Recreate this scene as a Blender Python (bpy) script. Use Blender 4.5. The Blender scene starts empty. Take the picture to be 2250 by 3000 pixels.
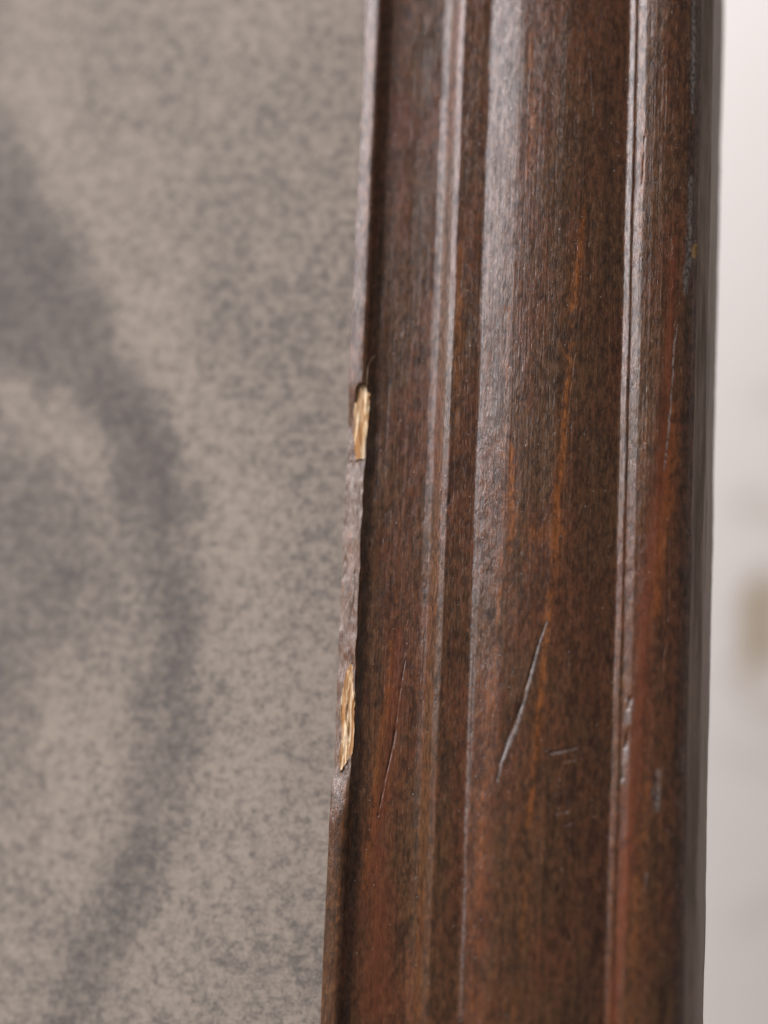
import bpy, math
import numpy as np
from mathutils import Matrix, Vector
MM = 0.001
scene = bpy.context.scene
# ---------------------------------------------------------------- camera
cam_data = bpy.data.cameras.new('camera')
cam = bpy.data.objects.new('camera', cam_data)
scene.collection.objects.link(cam)
scene.camera = cam
CAM = [82.0977,-301.2059,-46.9805]
ROT = [[0.9709508,-0.0046962,0.2392333],[0.2356689,-0.1542603,-0.9595123],[0.0414103,0.9880191,-0.1486724]]
m = Matrix([[ROT[0][0], ROT[0][1], ROT[0][2], CAM[0]*MM],
            [ROT[1][0], ROT[1][1], ROT[1][2], CAM[1]*MM],
            [ROT[2][0], ROT[2][1], ROT[2][2], CAM[2]*MM],
            [0, 0, 0, 1]])
cam.matrix_world = m
cam_data.sensor_fit = 'VERTICAL'
cam_data.sensor_height = 36
cam_data.sensor_width = 27
cam_data.lens = 72
cam_data.clip_start = 0.01
cam_data.clip_end = 50
cam_data.dof.use_dof = True
cam_data.dof.focus_distance = 309.98*MM
cam_data.dof.aperture_fstop = 4.0
cam_data.dof.aperture_blades = 0
# ---------------------------------------------------------------- light
world = bpy.data.worlds.new('World')
scene.world = world
world.use_nodes = True
bg = world.node_tree.nodes['Background']
bg.inputs[0].default_value = (1.0, 0.97, 0.96, 1)
bg.inputs[1].default_value = 0.5
# the room: dim where the photographer stands, paler towards the sides and the ceiling
wt = world.node_tree
w_tc = wt.nodes.new('ShaderNodeTexCoord')
w_dot = wt.nodes.new('ShaderNodeVectorMath'); w_dot.operation = 'DOT_PRODUCT'
wt.links.new(w_tc.outputs['Generated'], w_dot.inputs[0])
w_dot.inputs[1].default_value = (0.0, -1.0, 0.0)
w_rng = wt.nodes.new('ShaderNodeMapRange'); w_rng.interpolation_type = 'SMOOTHSTEP'
wt.links.new(w_dot.outputs['Value'], w_rng.inputs[0])
for i, v in enumerate((-0.05, 0.70, 0.52, 0.25)):
    w_rng.inputs[i+1].default_value = v
wt.links.new(w_rng.outputs[0], bg.inputs[1])

def area(name, az, el, dist, sx, sy, power, color, target=(0.02, 0, 0)):
    """az: degrees to the right of the frame's normal (negative = left), el: elevation"""
    ld = bpy.data.lights.new(name, 'AREA')
    ld.shape = 'RECTANGLE'
    ld.size = sx
    ld.size_y = sy
    ld.energy = power
    ld.color = color
    o = bpy.data.objects.new(name, ld)
    a, e = math.radians(az), math.radians(el)
    d = Vector((math.sin(a)*math.cos(e), -math.cos(a)*math.cos(e), math.sin(e)))
    t = Vector(target)
    o.location = t + d*dist
    o.rotation_euler = (t - o.location).to_track_quat('-Z', 'Y').to_euler()
    scene.collection.objects.link(o)
    return o

area('window_light', -59, 31, 1.4, 0.52, 1.0, 45, (0.94, 0.95, 1.0))
scene.view_settings.view_transform = 'Standard'
scene.view_settings.look = 'None'
scene.view_settings.exposure = 0
scene.view_settings.gamma = 1
scene.view_settings.use_curve_mapping = False
scene.render.resolution_x = 768
scene.render.resolution_y = 1024

# ---------------------------------------------------------------- helpers
def lattice_noise(u, v, seed):
    """smooth value noise in [-1,1] at coordinates u,v (lattice pitch 1)"""
    rng = np.random.RandomState(seed)
    t = rng.uniform(-1, 1, (256, 256))
    iu = np.floor(u).astype(np.int64); iv = np.floor(v).astype(np.int64)
    fu = u - iu; fv = v - iv
    fu = fu*fu*(3-2*fu); fv = fv*fv*(3-2*fv)
    a = t[iu & 255, iv & 255]; b = t[(iu+1) & 255, iv & 255]
    c = t[iu & 255, (iv+1) & 255]; d = t[(iu+1) & 255, (iv+1) & 255]
    return (a*(1-fu)+b*fu)*(1-fv) + (c*(1-fu)+d*fu)*fv

def stroke_mask(X, Z, pts, profile=True):
    """soft brush along a polyline; pts = (x, z, width) in mm"""
    out = np.zeros_like(X)
    for (x0, z0, w0), (x1, z1, w1) in zip(pts[:-1], pts[1:]):
        pad = 3*max(w0, w1) + .3
        sel = (X > min(x0, x1)-pad) & (X < max(x0, x1)+pad) & (Z > min(z0, z1)-pad) & (Z < max(z0, z1)+pad)
        if not sel.any():
            continue
        xs, zs = X[sel], Z[sel]
        dx, dz = x1-x0, z1-z0
        t = np.clip(((xs-x0)*dx+(zs-z0)*dz)/(dx*dx+dz*dz+1e-9), 0, 1)
        d = np.hypot(xs-x0-t*dx, zs-z0-t*dz)
        w = (w0+(w1-w0)*t)*.5
        out[sel] = np.maximum(out[sel], np.exp(-(d/w)**2 * .9))
    return out

def inside(X, Z, poly):
    r = np.zeros(X.shape, bool)
    n = len(poly)
    for i in range(n):
        x0, z0 = poly[i]; x1, z1 = poly[(i+1) % n]
        if z0 == z1:
            continue
        c = ((z0 > Z) != (z1 > Z)) & (X < (x1-x0)*(Z-z0)/(z1-z0)+x0)
        r ^= c
    return r

def sstep(a, b, x):
    t = np.clip((x-a)/(b-a), 0, 1)
    return t*t*(3-2*t)

def grid_object(name, V, faces, mat, parent=None, attrs=None, smooth=True):
    me = bpy.data.meshes.new(name)
    used, inv = np.unique(faces, return_inverse=True)
    f = inv.reshape(faces.shape).astype(np.int32)
    co = V[used]
    me.vertices.add(len(co)); me.vertices.foreach_set('co', co.astype(np.float32).ravel())
    me.loops.add(f.size); me.loops.foreach_set('vertex_index', f.ravel())
    me.polygons.add(len(f))
    me.polygons.foreach_set('loop_start', np.arange(0, f.size, 4, dtype=np.int32))
    me.polygons.foreach_set('loop_total', np.full(len(f), 4, np.int32))
    me.polygons.foreach_set('use_smooth', np.full(len(f), smooth, bool))
    me.update(calc_edges=True)
    for k, a in (attrs or {}).items():
        at = me.attributes.new(k, 'FLOAT', 'POINT')
        at.data.foreach_set('value', a[used].astype(np.float32))
    me.materials.append(mat)
    o = bpy.data.objects.new(name, me)
    scene.collection.objects.link(o)
    if parent is not None:
        o.parent = parent
    return o

# ---------------------------------------------------------------- materials
class N:
    def __init__(self, name):
        self.m = bpy.data.materials.new(name); self.m.use_nodes = True
        self.t = self.m.node_tree; self.n = self.t.nodes; self.l = self.t.links
        self.b = self.n['Principled BSDF']
    def node(self, typ, **kw):
        n = self.n.new(typ)
        for k, v in kw.items():
            setattr(n, k, v)
        return n
    def put(self, sock, v):
        if hasattr(v, 'node'):
            self.l.new(v, sock)
        else:
            sock.default_value = v
    def coords(self, scale):
        tc = self.node('ShaderNodeTexCoord'); mp = self.node('ShaderNodeMapping')
        mp.inputs['Scale'].default_value = scale
        self.l.new(tc.outputs['Object'], mp.inputs[0])
        return mp.outputs[0]
    def noise(self, scale, detail=4, rough=.6, dist=0.):
        n = self.node('ShaderNodeTexNoise')
        self.put(n.inputs['Vector'], self.coords(scale))
        n.inputs['Scale'].default_value = 1
        n.inputs['Detail'].default_value = detail
        n.inputs['Roughness'].default_value = rough
        n.inputs['Distortion'].default_value = dist
        return n.outputs[0]
    def math(self, op, a, b=0., clamp=False):
        n = self.node('ShaderNodeMath', operation=op, use_clamp=clamp)
        self.put(n.inputs[0], a); self.put(n.inputs[1], b)
        return n.outputs[0]
    def rng(self, v, a, b, c=0., d=1.):
        n = self.node('ShaderNodeMapRange', interpolation_type='SMOOTHSTEP')
        self.put(n.inputs[0], v)
        for i, x in enumerate((a, b, c, d)):
            n.inputs[i+1].default_value = x
        return n.outputs[0]
    def mix(self, f, a, b):
        n = self.node('ShaderNodeMix', data_type='RGBA')
        self.put(n.inputs['Factor'], f)
        for s, v in ((n.inputs[6], a), (n.inputs[7], b)):
            if isinstance(v, tuple):
                v = v+(1,) if len(v) == 3 else v
            self.put(s, v)
        return n.outputs[2]
    def attr(self, name):
        n = self.node('ShaderNodeAttribute'); n.attribute_name = name
        return n.outputs['Fac']
    def bump(self, h, dist, strength=1., normal=None):
        n = self.node('ShaderNodeBump')
        n.inputs['Strength'].default_value = strength
        n.inputs['Distance'].default_value = dist
        self.put(n.inputs['Height'], h)
        if normal is not None:
            self.l.new(normal, n.inputs['Normal'])
        return n.outputs[0]

K = 1000.   # cycles per metre for one per millimetre

def wood():
    w = N('stained_wood')
    patches = w.noise((.16*K, .16*K, .045*K), 3, .55, .6)
    mott = w.noise((1.5*K, 1.5*K, .6*K), 6, .70, .4)
    blot = w.noise((.30*K, .30*K, .17*K), 4, .62, 1.0)
    fib = w.noise((6.5*K, 6.5*K, .8*K), 4, .7, .35)
    lines = w.noise((2.6*K, 2.6*K, .035*K), 3, .6, .1)
    speck = w.noise((3.2*K, 3.2*K, 1.7*K), 3, .65)
    c = w.mix(w.rng(patches, .38, .62), (.084, .0345, .0125), (.102, .0315, .0115))
    c = w.mix(w.rng(lines, .45, .68, 0, .55), c, (.125, .043, .015))
    c = w.mix(w.rng(fib, .48, .66, 0, .75), c, (.165, .080, .038))
    # stains and scuffs, plus painted light and shade, as brush strokes over the surface
    brk = w.rng(fib, .25, .62)
    o = w.math('MULTIPLY', w.attr('orange'), w.math('MULTIPLY', w.math('ADD', w.math('MULTIPLY', brk, .6), .4), w.rng(blot, .36, .52, .35, 1)), True)
    c = w.mix(w.math('MULTIPLY', o, .85), c, (.29, .085, .014))
    r = w.math('MULTIPLY', w.attr('red'), w.math('ADD', w.math('MULTIPLY', brk, .5), .5), True)
    c = w.mix(w.math('MULTIPLY', r, .78), c, (.135, .030, .010))
    keep = w.math('SUBTRACT', 1., w.math('MULTIPLY', w.attr('red'), .75), True)
    dm = w.math('MULTIPLY', w.rng(mott, .38, .60, 1, 0), keep)
    c = w.mix(w.math('MULTIPLY', w.rng(lines, .30, .42, 1, 0), .45), c, (.026, .012, .006))
    c = w.mix(w.math('MULTIPLY', dm, .62), c, (.010, .0065, .0045))
    c = w.mix(w.math('MULTIPLY', w.rng(blot, .30, .50, 1, 0), .45), c, (.013, .009, .007))
    c = w.mix(w.math('MULTIPLY', w.rng(speck, .30, .42, 1, 0), .6), c, (.008, .006, .005))
    d = w.math('MULTIPLY', w.attr('dark'), w.math('ADD', w.math('MULTIPLY', w.rng(mott, .3, .6, 1, 0), .5), .55), True)  # cracks and smudges, plus shade painted into grooves and flanks
    c = w.mix(d, c, (.006, .0045, .004))
    pm = w.math('MULTIPLY', w.attr('pale'), w.rng(speck, .36, .60), True)  # scuffs and dust, plus highlights painted on the lip and gouge
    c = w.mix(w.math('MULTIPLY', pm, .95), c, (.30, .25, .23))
    wm = w.math('MULTIPLY', w.attr('worn'), w.rng(fib, .36, .62, .25, 1), True)
    c = w.mix(w.math('MULTIPLY', wm, .8), c, (.27, .195, .155))
    rw = w.attr('raw')
    c = w.mix(rw, c, (.36, .19, .06))
    # tiny pale dust grains
    dust = w.node('ShaderNodeTexVoronoi'); w.put(dust.inputs['Vector'], w.coords((.55*K, .55*K, .55*K)))
    dust.inputs['Scale'].default_value = 1
    dd = w.rng(dust.outputs['Distance'], .035, .06, 1, 0)
    c = w.mix(w.math('MULTIPLY', dd, .6), c, (.45, .40, .38))
    w.put(w.b.inputs['Base Color'], c)
    rough = w.math('ADD', w.rng(mott, .3, .7, .27, .20), w.math('MULTIPLY', w.attr('worn'), .16))
    rough = w.math('ADD', rough, w.math('MULTIPLY', w.attr('pale'), .15))
    w.put(w.b.inputs['Roughness'], rough)
    w.put(w.b.inputs['Specular IOR Level'], w.math('MULTIPLY', w.rng(mott, .36, .60, .34, .48), w.rng(blot, .30, .50, .8, 1.)))
    h = w.math('ADD', w.math('MULTIPLY', fib, .55), w.math('MULTIPLY', mott, .6))
    h = w.math('ADD', h, w.math('MULTIPLY', speck, .35))
    n1 = w.bump(h, .00010, 1.)
    n2 = w.bump(lines, .00009, .8, n1)
    w.l.new(n2, w.b.inputs['Normal'])
    return w.m

def bare():
    w = N('splintered_bare_wood')
    fib = w.noise((5.5*K, 5.5*K, .35*K), 5, .7, .5)
    big = w.noise((1.1*K, 1.1*K, .16*K), 3, .6, .8)
    c = w.mix(w.rng(big, .44, .64), (.40, .19, .070), (.78, .58, .37))
    c = w.mix(w.rng(fib, .52, .75, 0, .7), c, (.78, .63, .44))
    c = w.mix(w.rng(fib, .26, .44, .75, 0), c, (.22, .10, .035))
    w.put(w.b.inputs['Base Color'], c)
    w.b.inputs['Roughness'].default_value = .75
    w.b.inputs['Specular IOR Level'].default_value = .2
    w.l.new(w.bump(fib, .00035, 1.), w.b.inputs['Normal'])
    return w.m

def side_wood():
    w = N('dusty_side_wood')
    fib = w.noise((5*K, 1.2*K, .30*K), 5, .7, .3)
    band = w.noise((1.0*K, 1.0*K, .06*K), 3, .6, .2)
    c = w.mix(w.rng(band, .35, .65), (.13, .090, .066), (.24, .175, .135))
    c = w.mix(w.rng(fib, .30, .50, .8, 0), c, (.11, .075, .055))
    w.put(w.b.inputs['Base Color'], c)
    w.b.inputs['Roughness'].default_value = .6
    w.b.inputs['Specular IOR Level'].default_value = .35
    w.l.new(w.bump(fib, .0002, .8), w.b.inputs['Normal'])
    return w.m

def print_mat():
    w = N('grainy_printed_paper')
    g1 = w.noise((.72*K, .72*K, .76*K), 3, .6, .2)
    g2 = w.noise((1.2*K, 1.2*K, 1.3*K), 4, .7, .2)
    cloud = w.noise((.05*K, .05*K, .04*K), 3, .55)
    rows = w.noise((.06*K, .1*K, .9*K), 2, .6)
    g = w.math('ADD', w.math('MULTIPLY', g1, .55), w.math('MULTIPLY', g2, .45))
    g = w.math('ADD', g, w.math('MULTIPLY', w.math('SUBTRACT', rows, .5), .12))
    g = w.math('ADD', g, w.math('MULTIPLY', w.math('SUBTRACT', cloud, .5), .22))
    ink = w.attr('ink')
    v = w.math('SUBTRACT', w.math('ADD', g, .02), w.math('MULTIPLY', ink, .14))
    t = w.rng(v, .28, .68)
    c = w.mix(t, (.112, .097, .087), (.330, .268, .216))
    c = w.mix(w.math('MULTIPLY', ink, .62), c, (.085, .072, .068))
    w.put(w.b.inputs['Base Color'], c)
    w.b.inputs['Roughness'].default_value = .8
    w.b.inputs['Specular IOR Level'].default_value = .2
    w.l.new(w.bump(g2, .0001, .3), w.b.inputs['Normal'])
    return w.m

def wall_mat():
    w = N('patterned_pale_wall')
    n = w.noise((.02*K, .02*K, .02*K), 3, .5)
    f = w.noise((.5*K, .5*K, .5*K), 4, .6)
    c = w.mix(n, (.74, .675, .63), (.77, .71, .67))
    c = w.mix(w.math('MULTIPLY', w.attr('motif'), 1., True), c, (.33, .23, .11))
    w.put(w.b.inputs['Base Color'], c)
    w.b.inputs['Roughness'].default_value = .85
    w.b.inputs['Specular IOR Level'].default_value = .2
    w.l.new(w.bump(f, .0002, .4), w.b.inputs['Normal'])
    return w.m

M_WOOD, M_BARE, M_SIDE, M_PRINT, M_WALL = wood(), bare(), side_wood(), print_mat(), wall_mat()

# ---------------------------------------------------------------- the wall behind
def plane_grid(x0, x1, z0, z1, y, step):
    xs = np.arange(x0, x1+step, step); zs = np.arange(z0, z1+step, step)
    X, Z = np.meshgrid(xs, zs, indexing='ij')
    V = np.stack([X, np.full_like(X, float(y)), Z], -1).reshape(-1, 3)
    i = np.arange(len(xs)-1)[:, None]*len(zs) + np.arange(len(zs)-1)[None, :]
    f = np.stack([i, i+len(zs), i+len(zs)+1, i+1], -1).reshape(-1, 4)
    return X.ravel(), Z.ravel(), V, f

WALL = [[[[50.5,17.2],[48.4,8.7],[50.1,-1.0]],3.01,1.0],[[[43.6,-3.6],[48.5,-13.1],[56.8,-17.6]],1.96,0.35],[[[39.9,4.9],[44.7,1.3],[56.8,-10.5]],1.05,-0.3],[[[43.0,38.1],[46.5,40.6],[56.2,35.7]],2.26,0.25],[[[40.3,-22.9],[47.6,-29.8],[57.0,-27.1]],1.66,0.2],[[[41.3,66.8],[55.8,67.9]],0.75,0.25],[[[44.6,-70.0],[57.4,-62.4]],2.26,0.15]]
X, Z, V, f = plane_grid(-700., 700., -600., 600., 240., 4.)
mot = np.zeros(X.shape)
for ox in range(-6, 7):
    for oz in range(-4, 5):
        if ox == 0 and oz == 0:
            k = 1.
        else:
            k = 1.
        for pts, w, a in WALL:
            p = [(px+ox*125+(oz % 2)*60, pz+oz*170, w*2.1) for px, pz in pts]
            mot += 1.6*a*k*stroke_mask(X, Z, p)
wall = grid_object('wall', V*MM, f, M_WALL, attrs={'motif': np.clip(mot, 0, 1)})
wall['kind'] = 'structure'
wall['label'] = 'pale off-white wall with faint tan ornament behind the frame'

# ---------------------------------------------------------------- framed picture
root = bpy.data.objects.new('framed_picture', None)
scene.collection.objects.link(root)
root.empty_display_size = .02
root['label'] = 'chipped dark brown wooden picture frame around a grainy grey-brown print'
root['category'] = 'picture frame'

PROF = [[0.348,-7.5],[0.298,-0.55],[0.679,-0.35],[1.421,-0.02],[2.028,0.22],[2.713,0.35],[3.243,0.1],[3.682,-0.5],[4.204,-1.0],[4.599,-1.15],[6.391,-1.35],[9.572,-1.6],[12.979,-1.75],[14.054,-1.5],[14.67,-0.9],[15.425,0.1],[16.099,0.75],[17.034,1.15],[17.752,1.05],[18.939,0.92],[20.122,0.78],[20.839,0.68],[21.252,0.643],[21.697,0.764],[22.262,0.96],[23.2,1.199],[24.581,1.58],[26.105,1.922],[26.635,1.979],[28.302,2.012],[30.365,1.976],[33.418,1.732],[36.415,1.189],[39.366,0.345],[41.805,-0.525],[42.537,-0.791],[42.89,-0.828],[43.284,-0.544],[43.722,-0.313],[44.057,-0.48],[44.429,-0.357],[44.913,-0.149],[45.553,0.103],[46.976,0.136],[48.731,0.002],[50.456,-0.382],[52.111,-0.963],[53.056,-1.611],[53.784,-2.45],[54.15,-2.869],[55.135,-3.719],[55.385,-4.069],[55.435,-19.0],[4.348,-19.0]]
CUTS = [4.451,14.259,21.045,42.89,53.693]
STROKES = [["dark",[[2.44,3.08,0.41],[2.76,-1.44,0.615],[2.67,-6.73,0.615],[2.64,-10.94,0.41]],0.6],  # dark streak painted in as shade on the worn lip
["dark",[[0.76,7.73,0.256],[0.61,5.7,0.256]],1.0],
["cut",[[0.76,7.73,0.256],[0.61,5.7,0.256]],0.3],
["orange",[[1.46,-3.52,0.462],[1.82,-8.3,0.41]],0.9],
["pale",[[2.03,6.83,0.718],[1.26,2.87,0.615]],0.6],  # highlight streak painted on the worn lip
["pale",[[1.43,-8.81,0.41],[1.27,-14.07,0.513]],0.3],
["dark",[[1.99,22.18,0.41],[2.69,19.71,0.718],[3.61,19.32,0.513]],0.8],
["dark",[[2.78,-40.06,0.41],[2.74,-43.53,0.41]],0.7],
["cut",[[2.28,3.88,0.256],[2.89,-2.49,0.308],[2.71,-9.89,0.256]],0.18],
["pale",[[33.78,-40.41,0.103],[34.16,-40.1,0.103]],0.5],
["pale",[[34.62,-42.36,0.103],[36.07,-41.91,0.103]],0.35],
["pale",[[34.82,-40.87,0.103],[35.56,-41.14,0.154]],0.35],
["pale",[[33.67,-43.39,0.103],[34.27,-43.86,0.103]],0.3],
["pale",[[36.59,-43.02,0.103],[36.99,-43.35,0.103]],0.4],
["pale",[[32.83,-48.61,0.103],[33.07,-49.83,0.103]],0.3],
["pale",[[38.33,-35.75,0.103],[38.6,-36.98,0.103]],0.3],
["pale",[[49.32,-39.81,0.154],[48.98,-41.79,0.154]],0.5],
["pale",[[50.2,-40.26,0.154],[49.86,-42.49,0.205]],0.4],
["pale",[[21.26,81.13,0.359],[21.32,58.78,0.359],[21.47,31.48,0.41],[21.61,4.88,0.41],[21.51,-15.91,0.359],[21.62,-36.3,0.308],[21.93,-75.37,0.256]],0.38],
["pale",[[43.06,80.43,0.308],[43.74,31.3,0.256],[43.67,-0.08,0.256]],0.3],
["orange",[[36.91,47.16,0.41],[35.93,36.38,1.128],[35.02,23.08,1.026],[34.63,9.96,0.821],[34.1,3.7,1.333],[33.86,-5.59,1.231],[32.93,-18.37,0.923],[32.3,-30.99,1.026],[31.7,-40.99,0.923],[31.04,-46.96,0.41]],1.0],
["orange",[[27.77,74.61,0.615],[28.44,61.87,0.821],[27.96,51.5,0.615]],0.7],
["orange",[[26.92,9.89,0.513],[27.0,2.59,1.128],[27.33,-2.59,1.333],[26.94,-6.73,0.513]],0.9],
["orange",[[25.67,31.11,0.41],[25.67,15.18,0.41],[25.94,-0.51,0.41],[25.67,-15.96,0.41],[25.22,-33.71,0.41]],0.6],
["orange",[[30.46,-3.6,3.077],[34.5,-3.51,2.564]],0.45],
["red",[[16.23,80.22,1.128],[16.79,58.83,1.128],[16.71,31.5,1.026]],0.55],
["orange",[[17.67,42.31,0.718],[17.73,26.08,1.026],[17.95,12.75,0.821]],0.6],
["red",[[50.37,41.81,0.718],[50.18,33.29,1.333],[50.03,25.9,1.744],[49.7,12.83,2.359],[49.15,3.5,3.179],[48.34,-5.23,2.974],[47.32,-15.41,2.872],[47.04,-25.48,2.667],[46.37,-35.47,2.564],[46.01,-45.35,2.462],[45.23,-55.17,2.154],[44.7,-64.9,1.744],[44.16,-74.08,1.538]],1.0],
["orange",[[50.52,16.5,0.718],[50.38,8.71,2.051],[50.16,2.51,2.359],[49.33,-5.2,1.538],[48.81,-15.38,1.128]],0.8],
["red",[[9.79,-18.47,1.333],[9.17,-28.88,2.769],[8.81,-39.18,2.769],[7.42,-49.42,2.564],[8.47,-61.98,4.615],[8.23,-74.44,5.641]],0.75],
["orange",[[8.81,-20.06,0.718],[8.19,-30.46,1.333],[7.27,-39.75,1.026],[6.65,-49.46,1.128],[6.14,-58.07,0.718]],0.6],
["orange",[[1.67,79.06,0.615],[2.02,65.35,0.615],[2.09,47.42,0.513],[2.21,23.8,0.615]],0.45],
["red",[[6.91,65.71,3.077],[7.82,43.32,2.564]],0.4],
["orange",[[2.68,-39.96,0.256],[2.71,-52.15,0.462],[2.64,-62.21,0.308]],0.6],
["orange",[[44.64,78.49,0.513],[45.34,60.74,0.718],[45.24,41.85,0.513]],0.6],
["orange",[[24.68,-26.14,0.718],[24.06,-46.25,1.026],[23.99,-73.25,1.026]],0.35],
["red",[[26.11,-43.69,1.538],[24.96,-56.1,2.051],[24.6,-75.14,2.051]],0.35],
["orange",[[31.25,-53.84,0.513],[30.38,-65.58,0.615],[29.91,-74.29,0.513]],0.45],
["orange",[[46.65,14.33,0.923],[46.35,5.01,0.821]],0.35],
["orange",[[48.36,-40.34,0.615],[46.84,-59.94,1.538],[46.68,-73.88,1.231]],0.35],
["dark",[[39.63,59.27,0.308],[39.25,54.33,0.718],[38.62,49.42,0.718],[38.09,46.15,0.308]],1.0],
["dark",[[37.91,47.22,0.154],[37.48,38.59,0.256],[36.63,34.8,0.205],[36.16,27.87,0.205],[35.39,22.56,0.205],[34.85,11.01,0.154]],0.7],
["dark",[[34.78,22.54,0.256],[34.48,15.18,0.256],[34.51,10.47,0.205]],0.8],
["dark",[[29.49,19.33,0.154],[29.31,13.55,0.205]],0.8],
["dark",[[26.56,-10.84,0.154],[26.82,-15.45,0.205],[26.38,-24.1,0.154],[26.06,-30.17,0.205]],0.9],
["dark",[[10.82,-22.87,0.103],[10.5,-25.47,0.205],[10.02,-30.4,0.256],[9.7,-34.02,0.462],[9.25,-37.11,0.256],[8.64,-41.23,0.205],[7.71,-46.36,0.205],[7.39,-50.95,0.154]],1.0],
["dark",[[45.65,59.07,0.205],[45.34,53.68,0.308],[45.11,49.4,0.205]],1.0],
["dark",[[52.53,45.22,0.923],[52.97,31.44,1.128],[52.82,15.66,1.744],[52.25,-5.05,2.359],[52.07,-20.26,3.077],[51.88,-35.25,3.59],[51.79,-54.87,2.564],[51.92,-73.63,2.359]],0.38],  # shade painted along the right flank of the outer moulding
["dark",[[50.46,-0.04,0.205],[50.61,-12.77,0.359],[50.19,-22.87,0.513],[49.8,-27.88,0.308]],0.8],
["dark",[[49.79,-15.34,0.308],[49.4,-20.39,0.41]],0.6],
["dark",[[45.49,-55.15,0.308],[45.53,-67.24,0.513],[45.5,-73.95,0.308]],0.6],
["dark",[[17.95,-36.43,0.718],[17.82,-46.49,1.333],[17.94,-56.45,1.538],[17.56,-66.33,0.821]],0.5],
["dark",[[28.51,-69.55,2.051],[31.52,-70.35,3.077],[34.43,-69.72,2.564]],0.6],
["dark",[[27.31,-63.8,1.538],[30.38,-65.58,2.051]],0.5],
["dark",[[40.02,74.71,1.128],[40.93,36.67,1.128],[41.07,-0.11,0.923],[41.09,-30.62,0.923],[41.34,-60.24,1.026]],0.45],  # shade painted down to the valley right of the rounded moulding
["dark",[[2.2,80.68,0.923],[2.99,59.68,0.923],[3.4,32.05,0.923],[3.94,-0.21,1.026],[4.47,-26.44,1.231],[4.14,-41.92,1.538],[3.94,-62.18,1.744],[3.63,-76.61,2.051]],0.32],  # shade painted into the groove beside the lip
["dark",[[11.73,-46.71,1.231],[11.53,-48.24,1.231]],0.6],
["dark",[[32.01,56.85,1.538],[32.34,54.66,1.538]],0.5],
["pale",[[52.54,80.11,0.359],[52.59,69.09,0.667],[52.62,61.99,0.308]],1.0],
["pale",[[52.66,51.7,0.513],[52.63,45.23,0.718],[52.55,38.81,0.821],[52.2,36.62,0.923],[52.17,33.43,0.41]],0.75],
["pale",[[51.12,28.59,0.154],[50.69,25.41,0.154],[50.39,15.45,0.154],[49.59,6.09,0.154]],0.9],
["pale",[[49.86,41.79,0.154],[50.43,38.61,0.103]],0.5],
["pale",[[36.93,72.01,0.103],[37.14,67.89,0.128],[37.56,61.33,0.103]],0.7],
["pale",[[45.35,-28.52,0.821],[45.04,-31.02,1.026]],0.55],
["pale",[[44.97,-34.51,0.718],[44.68,-37.49,0.615],[44.43,-39.98,0.462]],0.6],
["pale",[[49.78,-38.31,0.718],[49.65,-43.73,0.821]],0.4],
["pale",[[48.4,-53.07,0.205],[48.11,-55.51,0.154]],0.7],
["pale",[[53.03,-34.68,0.615],[53.23,-38.14,0.41]],0.35],
["pale",[[52.49,-42.62,0.462],[53.1,-43.57,0.41]],0.35],
["pale",[[32.99,-16.95,0.154],[32.06,-19.66,0.205],[31.09,-24.09,0.256],[29.89,-29.47,0.256],[28.73,-33.01,0.564],[27.79,-35.45,0.718],[26.95,-37.87,0.41],[26.48,-40.69,0.205]],0.75],  # scuffed gouge, its lit right wall painted pale
["dark",[[30.87,-23.49,0.103],[30.42,-25.27,0.205],[29.02,-29.29,0.308],[27.99,-32.33,0.41],[27.07,-35.37,0.308],[26.71,-36.93,0.154]],0.9],  # shaded left wall of the gouge, painted dark
["pale",[[33.86,-36.53,0.103],[35.42,-36.17,0.205],[38.08,-35.36,0.103]],0.8],
["pale",[[35.95,-37.54,0.103],[37.88,-37.16,0.154]],0.6],
["pale",[[35.18,-45.11,0.103],[36.73,-44.75,0.154]],0.75],
["pale",[[36.21,-46.84,0.103],[37.26,-46.4,0.154]],0.65],
["pale",[[33.2,-35.96,0.103],[33.93,-35.53,0.103]],0.4],
["pale",[[40.7,-43.98,0.103],[41.41,-43.65,0.103]],0.4],
["pale",[[51.4,-47.48,0.103],[52.11,-47.35,0.154]],0.6],
["pale",[[52.57,-54.36,0.103],[52.94,-54.83,0.103]],0.5],
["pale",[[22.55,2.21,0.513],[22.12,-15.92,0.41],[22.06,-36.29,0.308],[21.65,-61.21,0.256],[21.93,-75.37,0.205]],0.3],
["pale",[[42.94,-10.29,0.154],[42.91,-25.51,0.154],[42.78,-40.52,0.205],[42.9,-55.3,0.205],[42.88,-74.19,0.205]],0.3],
["raw",[[53.46,41.26,0.359],[53.29,40.3,0.718],[53.21,39.36,0.513]],1.0],
["cut",[[32.84,-17.11,0.128],[31.91,-19.82,0.205],[30.79,-24.3,0.308],[29.53,-29.28,0.41],[28.37,-32.77,0.564],[27.48,-35.36,0.513],[26.7,-38.08,0.256]],0.2],
["cut",[[10.82,-22.87,0.128],[10.02,-30.4,0.205],[9.7,-34.02,0.41],[9.03,-38.14,0.256],[7.71,-46.36,0.205]],0.2],
["cut",[[37.91,47.22,0.205],[37.38,38.58,0.256],[36.16,27.87,0.256],[34.85,11.01,0.205]],0.06],
["cut",[[33.75,-36.19,0.154],[35.41,-35.82,0.256],[37.97,-35.12,0.154]],0.25],
["cut",[[35.85,-37.25,0.154],[37.87,-36.86,0.205]],0.2],
["cut",[[35.08,-44.82,0.154],[36.73,-44.45,0.205]],0.25],
["cut",[[36.2,-46.54,0.154],[37.25,-46.11,0.205]],0.2],
["cut",[[36.06,-41.31,0.41],[36.2,-42.79,0.41]],0.08],
["cut",[[45.49,-27.77,0.462],[45.1,-29.27,0.513]],0.3],
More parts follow.
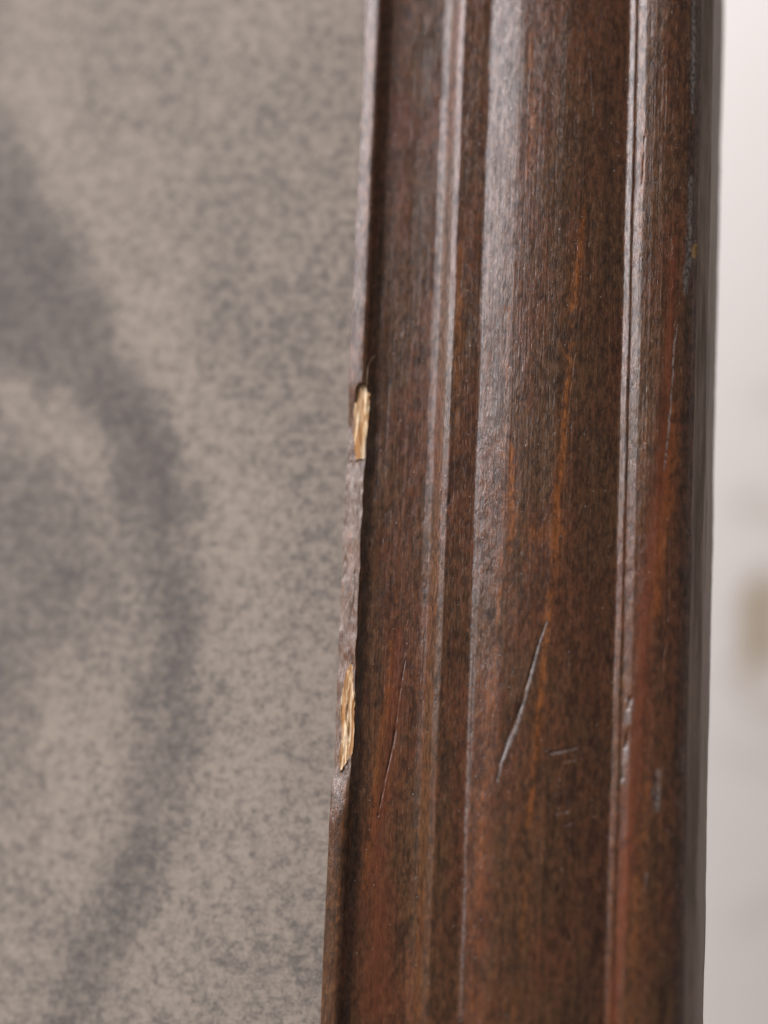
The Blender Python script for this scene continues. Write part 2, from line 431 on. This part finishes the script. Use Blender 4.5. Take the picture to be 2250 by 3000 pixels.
["cut",[[45.08,-32.51,0.462],[44.83,-35.01,0.513]],0.3],
["cut",[[44.69,-37.99,0.41],[44.47,-39.48,0.41]],0.25],
["cut",[[53.28,40.99,0.359],[53.25,39.75,0.513]],0.5],
["cut",[[49.7,-39.3,0.513],[49.63,-42.75,0.513]],0.15],
["cut",[[45.57,57.98,0.205],[45.31,50.44,0.205]],0.25],
["cut",[[50.46,-2.6,0.205],[50.57,-15.3,0.308],[49.95,-23.38,0.308]],0.14],
["cut",[[52.59,42.02,0.513],[52.35,33.99,0.718]],0.12]]
CHIPS = [[[2.43,19.88],[3.12,19.83],[3.48,18.64],[3.99,18.36],[3.98,15.73],[3.81,13.16],[3.55,11.05],[3.26,8.06],[1.84,7.82],[1.66,9.09],[1.41,11.48],[1.36,13.86],[1.49,17.02],[1.74,19.22]],[[2.54,-23.26],[3.01,-24.14],[3.23,-26.59],[3.54,-28.36],[3.64,-32.27],[3.59,-35.53],[3.47,-37.33],[2.65,-38.51],[1.64,-40.08],[1.31,-39.19],[1.35,-36.43],[1.36,-32.85],[1.26,-29.09],[1.52,-26.79],[1.9,-24.99]]]

# resample the moulding profile by arc length and soften its arrises
P = np.array(PROF)
body = P
seg = np.hypot(*np.diff(body, axis=0).T)
s = np.r_[0, np.cumsum(seg)]
s_front = s[-3]
fine = np.arange(4.6, s_front+1.0, .105)
dense = np.arange(4.0, s_front+1.6, .02)
dx = np.interp(dense, s, body[:, 0]); dh = np.interp(dense, s, body[:, 1])
kk = np.exp(-.5*(np.arange(-30, 31)*.02/.13)**2); kk /= kk.sum()
dxs = np.convolve(np.pad(dx, 30, 'edge'), kk, 'valid'); dhs = np.convolve(np.pad(dh, 30, 'edge'), kk, 'valid')
px = np.interp(fine, dense, dxs); ph = np.interp(fine, dense, dhs)
tail = np.r_[np.linspace(s_front+1.2, s[-2]-.1, 36), s[-2]+.05, s[-1]]
head = np.array([0., 2., 4.])
px = np.r_[np.interp(head, s, body[:, 0]), px, np.interp(tail, s, body[:, 0])]
ph = np.r_[np.interp(head, s, body[:, 1]), ph, np.interp(tail, s, body[:, 1])]
ps = np.r_[head, fine, tail]
zs = np.r_[np.arange(-260, -88, 4.), np.arange(-87, 93, .16), np.arange(94, 262, 4.)]
nx, nz = len(ps), len(zs)
Sg, Z = np.meshgrid(ps, zs, indexing='ij')
X = np.repeat(px[:, None], nz, 1); H = np.repeat(ph[:, None], nz, 1)
X0 = X.copy()
frontal = (Sg > 4.5) & (Sg < s_front+1.)

# hand-worked unevenness of the arrises: sideways wander + soft ripples
wob = .085*lattice_noise(X0/3.1+40, Z/9.+50, 1) + .035*lattice_noise(X0/1.3+40, Z/2.2+50, 2)
X = X + np.where(frontal, wob, 0)
rip = .055*lattice_noise(X0/2.4+60, Z/7.+60, 3) + .022*lattice_noise(X0/.9+60, Z/1.6+60, 4) \
    + .010*lattice_noise(X0/.30+60, Z/.9+60, 5)
H = H + np.where(frontal, rip, 0)

# worn inner lip: planed down between the two splintered chips
LZ = [19.58,-38.89]
ramp = sstep(LZ[0]+1.0, LZ[0]-7, Z) * sstep(LZ[1]-9.0, LZ[1]+2, Z)
lipx = X0[(Sg > 4.5)].min()
bevel = -1.75 + .50*(X0-lipx) + .12*lattice_noise(X0/.8+9, Z/3.2+9, 7) + .07*lattice_noise(X0/.35+9, Z/1.1+9, 8)
lipzone = (X0 < CUTS[0]) & frontal
low = np.minimum(H, bevel)
Hn = np.where(lipzone, H*(1-ramp)+low*ramp, H)
worn = np.where(lipzone, ramp*np.clip((H-Hn)*3+.25, 0, 1), 0)
worn *= .6+.4*lattice_noise(X0/.7+3, Z/2.5+3, 9)
H = Hn
X = X + np.where(lipzone | (Sg < 5), ramp*(.24*lattice_noise(0*X0+5, Z/4.3+9, 51)+.07*lattice_noise(0*X0+5, Z/1.7+9, 52)), 0)

A = {k: np.zeros_like(X) for k in ('orange', 'red', 'dark', 'pale', 'raw')}
jx = X0 + .10*lattice_noise(X0/.5+11, Z/1.4+11, 12) + .05*lattice_noise(X0/.2+11, Z/.6+11, 13)
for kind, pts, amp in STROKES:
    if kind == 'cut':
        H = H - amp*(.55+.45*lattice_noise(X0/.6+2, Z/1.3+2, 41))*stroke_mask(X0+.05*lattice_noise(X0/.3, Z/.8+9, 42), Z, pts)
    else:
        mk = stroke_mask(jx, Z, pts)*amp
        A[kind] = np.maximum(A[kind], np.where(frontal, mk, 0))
# small knocks gathered along the raised arrises
rng = np.random.RandomState(77)
ridge = [2.6, 15.6, 17.2, 21.6, 22.6, 43.5, 44.6, 49.5, 51.5, 30.0, 36.0]
for k in range(120):
    x = ridge[rng.randint(len(ridge))] + rng.normal(0, .35 if k % 3 else 2.0)
    z = rng.uniform(-84, 88); ln = rng.uniform(.15, .9); an = rng.normal(1.45, .5)
    q = [(x, z, .09), (x+ln*math.cos(an), z+ln*math.sin(an), .07)]
    mk = stroke_mask(X0, Z, q)
    H = H - rng.uniform(.03, .12)*mk*frontal
    A['pale' if rng.rand() < .5 else 'dark'][:] = np.maximum(A['pale' if rng.rand() < .5 else 'dark'], np.where(frontal, mk*rng.uniform(.2, .6), 0))
A['worn'] = np.clip(worn, 0, 1)

# splintered chips
chip = np.zeros(X.shape, bool)
cj = X0 + .08*lattice_noise(X0/.4+21, Z/.8+21, 14) + .06*lattice_noise(X0/.2+21, Z/.3+21, 17)
for poly in CHIPS:
    chip |= inside(cj, Z, poly)
chip &= frontal & (Sg > 5)
fibre = .11*lattice_noise(X0/.34+31+.12*Z, Z/3.4+31, 15) + .09*lattice_noise(X0/.16+31+.1*Z, Z/1.6+31, 16)
H = np.where(chip, -.36 + .16*(X0-3.2) + fibre, H)

# uneven back arris of the side
back = (Sg > s_front+2)
H = H + np.where(back & (Sg < s[-2]+.1), 0, 0)
X = X + np.where(back & (Sg < s[-2]+.1), .2*np.clip(Z/80, -.6, 1.2)*np.clip((Sg-s_front-2)/12, 0, 1) + .10*lattice_noise(Sg/4, Z/9.+5, 21) + .05*lattice_noise(Sg/2, Z/2.+5, 22), 0)

V = np.stack([X, -H, Z], -1).reshape(-1, 3)*MM
att = {k: a.ravel() for k, a in A.items()}
ii = np.arange(nx-1)[:, None]*nz + np.arange(nz-1)[None, :]
F = np.stack([ii, ii+nz, ii+nz+1, ii+1], -1)
cf = chip[:-1, :-1] & chip[1:, :-1] & chip[:-1, 1:] & chip[1:, 1:]
xm = X0[:-1, 0]
sidx = ps[:-1]
bounds = [('inner_lip', -99, CUTS[0]), ('cove', CUTS[0], CUTS[1]), ('bead', CUTS[1], CUTS[2]),
          ('rounded_moulding', CUTS[2], CUTS[3]), ('outer_moulding', CUTS[3], CUTS[4])]
part_of = np.full(nx-1, 5)
for i, (n, a, b) in enumerate(bounds):
    part_of[(xm >= a) & (xm < b) & (sidx < s_front)] = i
names = [b[0] for b in bounds]+['frame_side']
parts = []
for i, n in enumerate(names):
    cols = part_of == i
    sel = cols[:, None] & ~cf
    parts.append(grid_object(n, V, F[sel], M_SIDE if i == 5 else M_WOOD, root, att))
parts[0]['label'] = 'worn chipped inner lip of the frame'
zc = Z[:-1, :-1]
for lo, hi in ((-10, 99), (-99, -10)):
    sel = cf & (zc > lo) & (zc < hi)
    grid_object('bare_wood_chip', V, F[sel], M_BARE, parts[0], att)

# the print inside the frame
ART = [[[[-81.0,86.0],[-67.0,62.8],[-55.5,43.8],[-47.2,30.9],[-38.9,16.7],[-33.4,5.9]],3.47,0.5],[[[-74.1,44.3],[-63.1,33.5],[-53.4,25.4],[-43.9,18.3],[-37.0,12.1],[-32.9,4.4]],3.77,0.62],[[[-34.4,8.2],[-31.2,-2.4],[-28.8,-12.2],[-27.7,-21.1],[-28.6,-32.2],[-30.7,-44.7],[-33.5,-55.7],[-36.8,-65.3],[-40.8,-74.8],[-46.2,-87.2]],3.47,0.6],[[[-74.7,50.8],[-63.7,40.8],[-58.4,37.4]],8.29,0.5],[[[-69.2,2.8],[-59.0,0.5],[-48.7,-5.6],[-52.2,-14.8],[-60.6,-21.8]],8.29,0.55],[[[-23.4,53.2],[-20.2,38.2],[-20.4,27.3]],4.52,0.14],[[[-57.6,-29.3],[-55.7,-44.2]],4.52,0.15],[[[-47.2,-27.5],[-44.5,-43.8],[-46.1,-54.8]],4.52,-0.22],[[[-58.7,77.3],[-46.1,52.3],[-35.7,30.7],[-27.5,12.8],[-25.0,-2.4]],4.14,-0.28],[[[-59.0,22.4],[-48.5,14.4],[-41.6,8.2]],3.16,-0.2],[[[-69.7,87.0],[-56.7,84.6]],4.52,0.1],[[[-16.7,16.6],[-15.8,-28.2],[-16.5,-71.3]],4.52,-0.08],[[[-8.8,78.8],[-7.3,31.7],[-8.2,-13.4],[-6.1,-70.7]],4.52,0.12],[[[-81.8,74.2],[-87.4,17.0],[-79.9,-29.9],[-94.5,-90.5]],6.78,0.5]]
X, Z, Vp, fp = plane_grid(-235., 4.0, -255., 255., 9., .7)
ink = np.zeros(X.shape)
wx = X + 2.2*lattice_noise(X/5+7, Z/7+7, 31) + .7*lattice_noise(X/1.8+7, Z/2+7, 32)
wz = Z + 1.6*lattice_noise(X/5+7, Z/7+7, 33)
for pts, w, a in ART:
    ink += a*stroke_mask(wx, wz, [(p[0], p[1], w*2.7) for p in pts])
grid_object('print', Vp*MM, fp, M_PRINT, root, {'ink': np.where(ink > 0, .85*np.tanh(ink/.85), ink)})

# a loose hair-thin fibre curling up beside the upper chip
import bmesh
HAIR = [[3.48,18.36,0.2],[3.52,20.65,0.5],[3.66,22.75,0.6],[4.07,23.71,0.3],[4.42,24.4,-0.2]]
bm = bmesh.new()
hp = [Vector((x*MM, -(h)*MM, z*MM)) for x, z, h in HAIR]
pts = []
for i in range(len(hp)-1):
    for k in range(6):
        pts.append(hp[i].lerp(hp[i+1], k/6))
pts.append(hp[-1])
rings = []
for i, p in enumerate(pts):
    d = (pts[min(i+1, len(pts)-1)]-pts[max(i-1, 0)]).normalized()
    a = d.cross(Vector((0, 1, 0))).normalized(); b = d.cross(a)
    rad = .028*MM*(1-.6*i/len(pts))
    rings.append([bm.verts.new(p+(a*math.cos(t)+b*math.sin(t))*rad) for t in (0, 1.26, 2.51, 3.77, 5.03)])
for r0, r1 in zip(rings[:-1], rings[1:]):
    for k in range(5):
        bm.faces.new((r0[k], r0[(k+1) % 5], r1[(k+1) % 5], r1[k]))
bm.faces.new(rings[0]); bm.faces.new(rings[-1][::-1])
me = bpy.data.meshes.new('loose_fibre'); bm.to_mesh(me); bm.free()
me.materials.append(M_BARE)
o = bpy.data.objects.new('loose_fibre', me); scene.collection.objects.link(o); o.parent = parts[0]
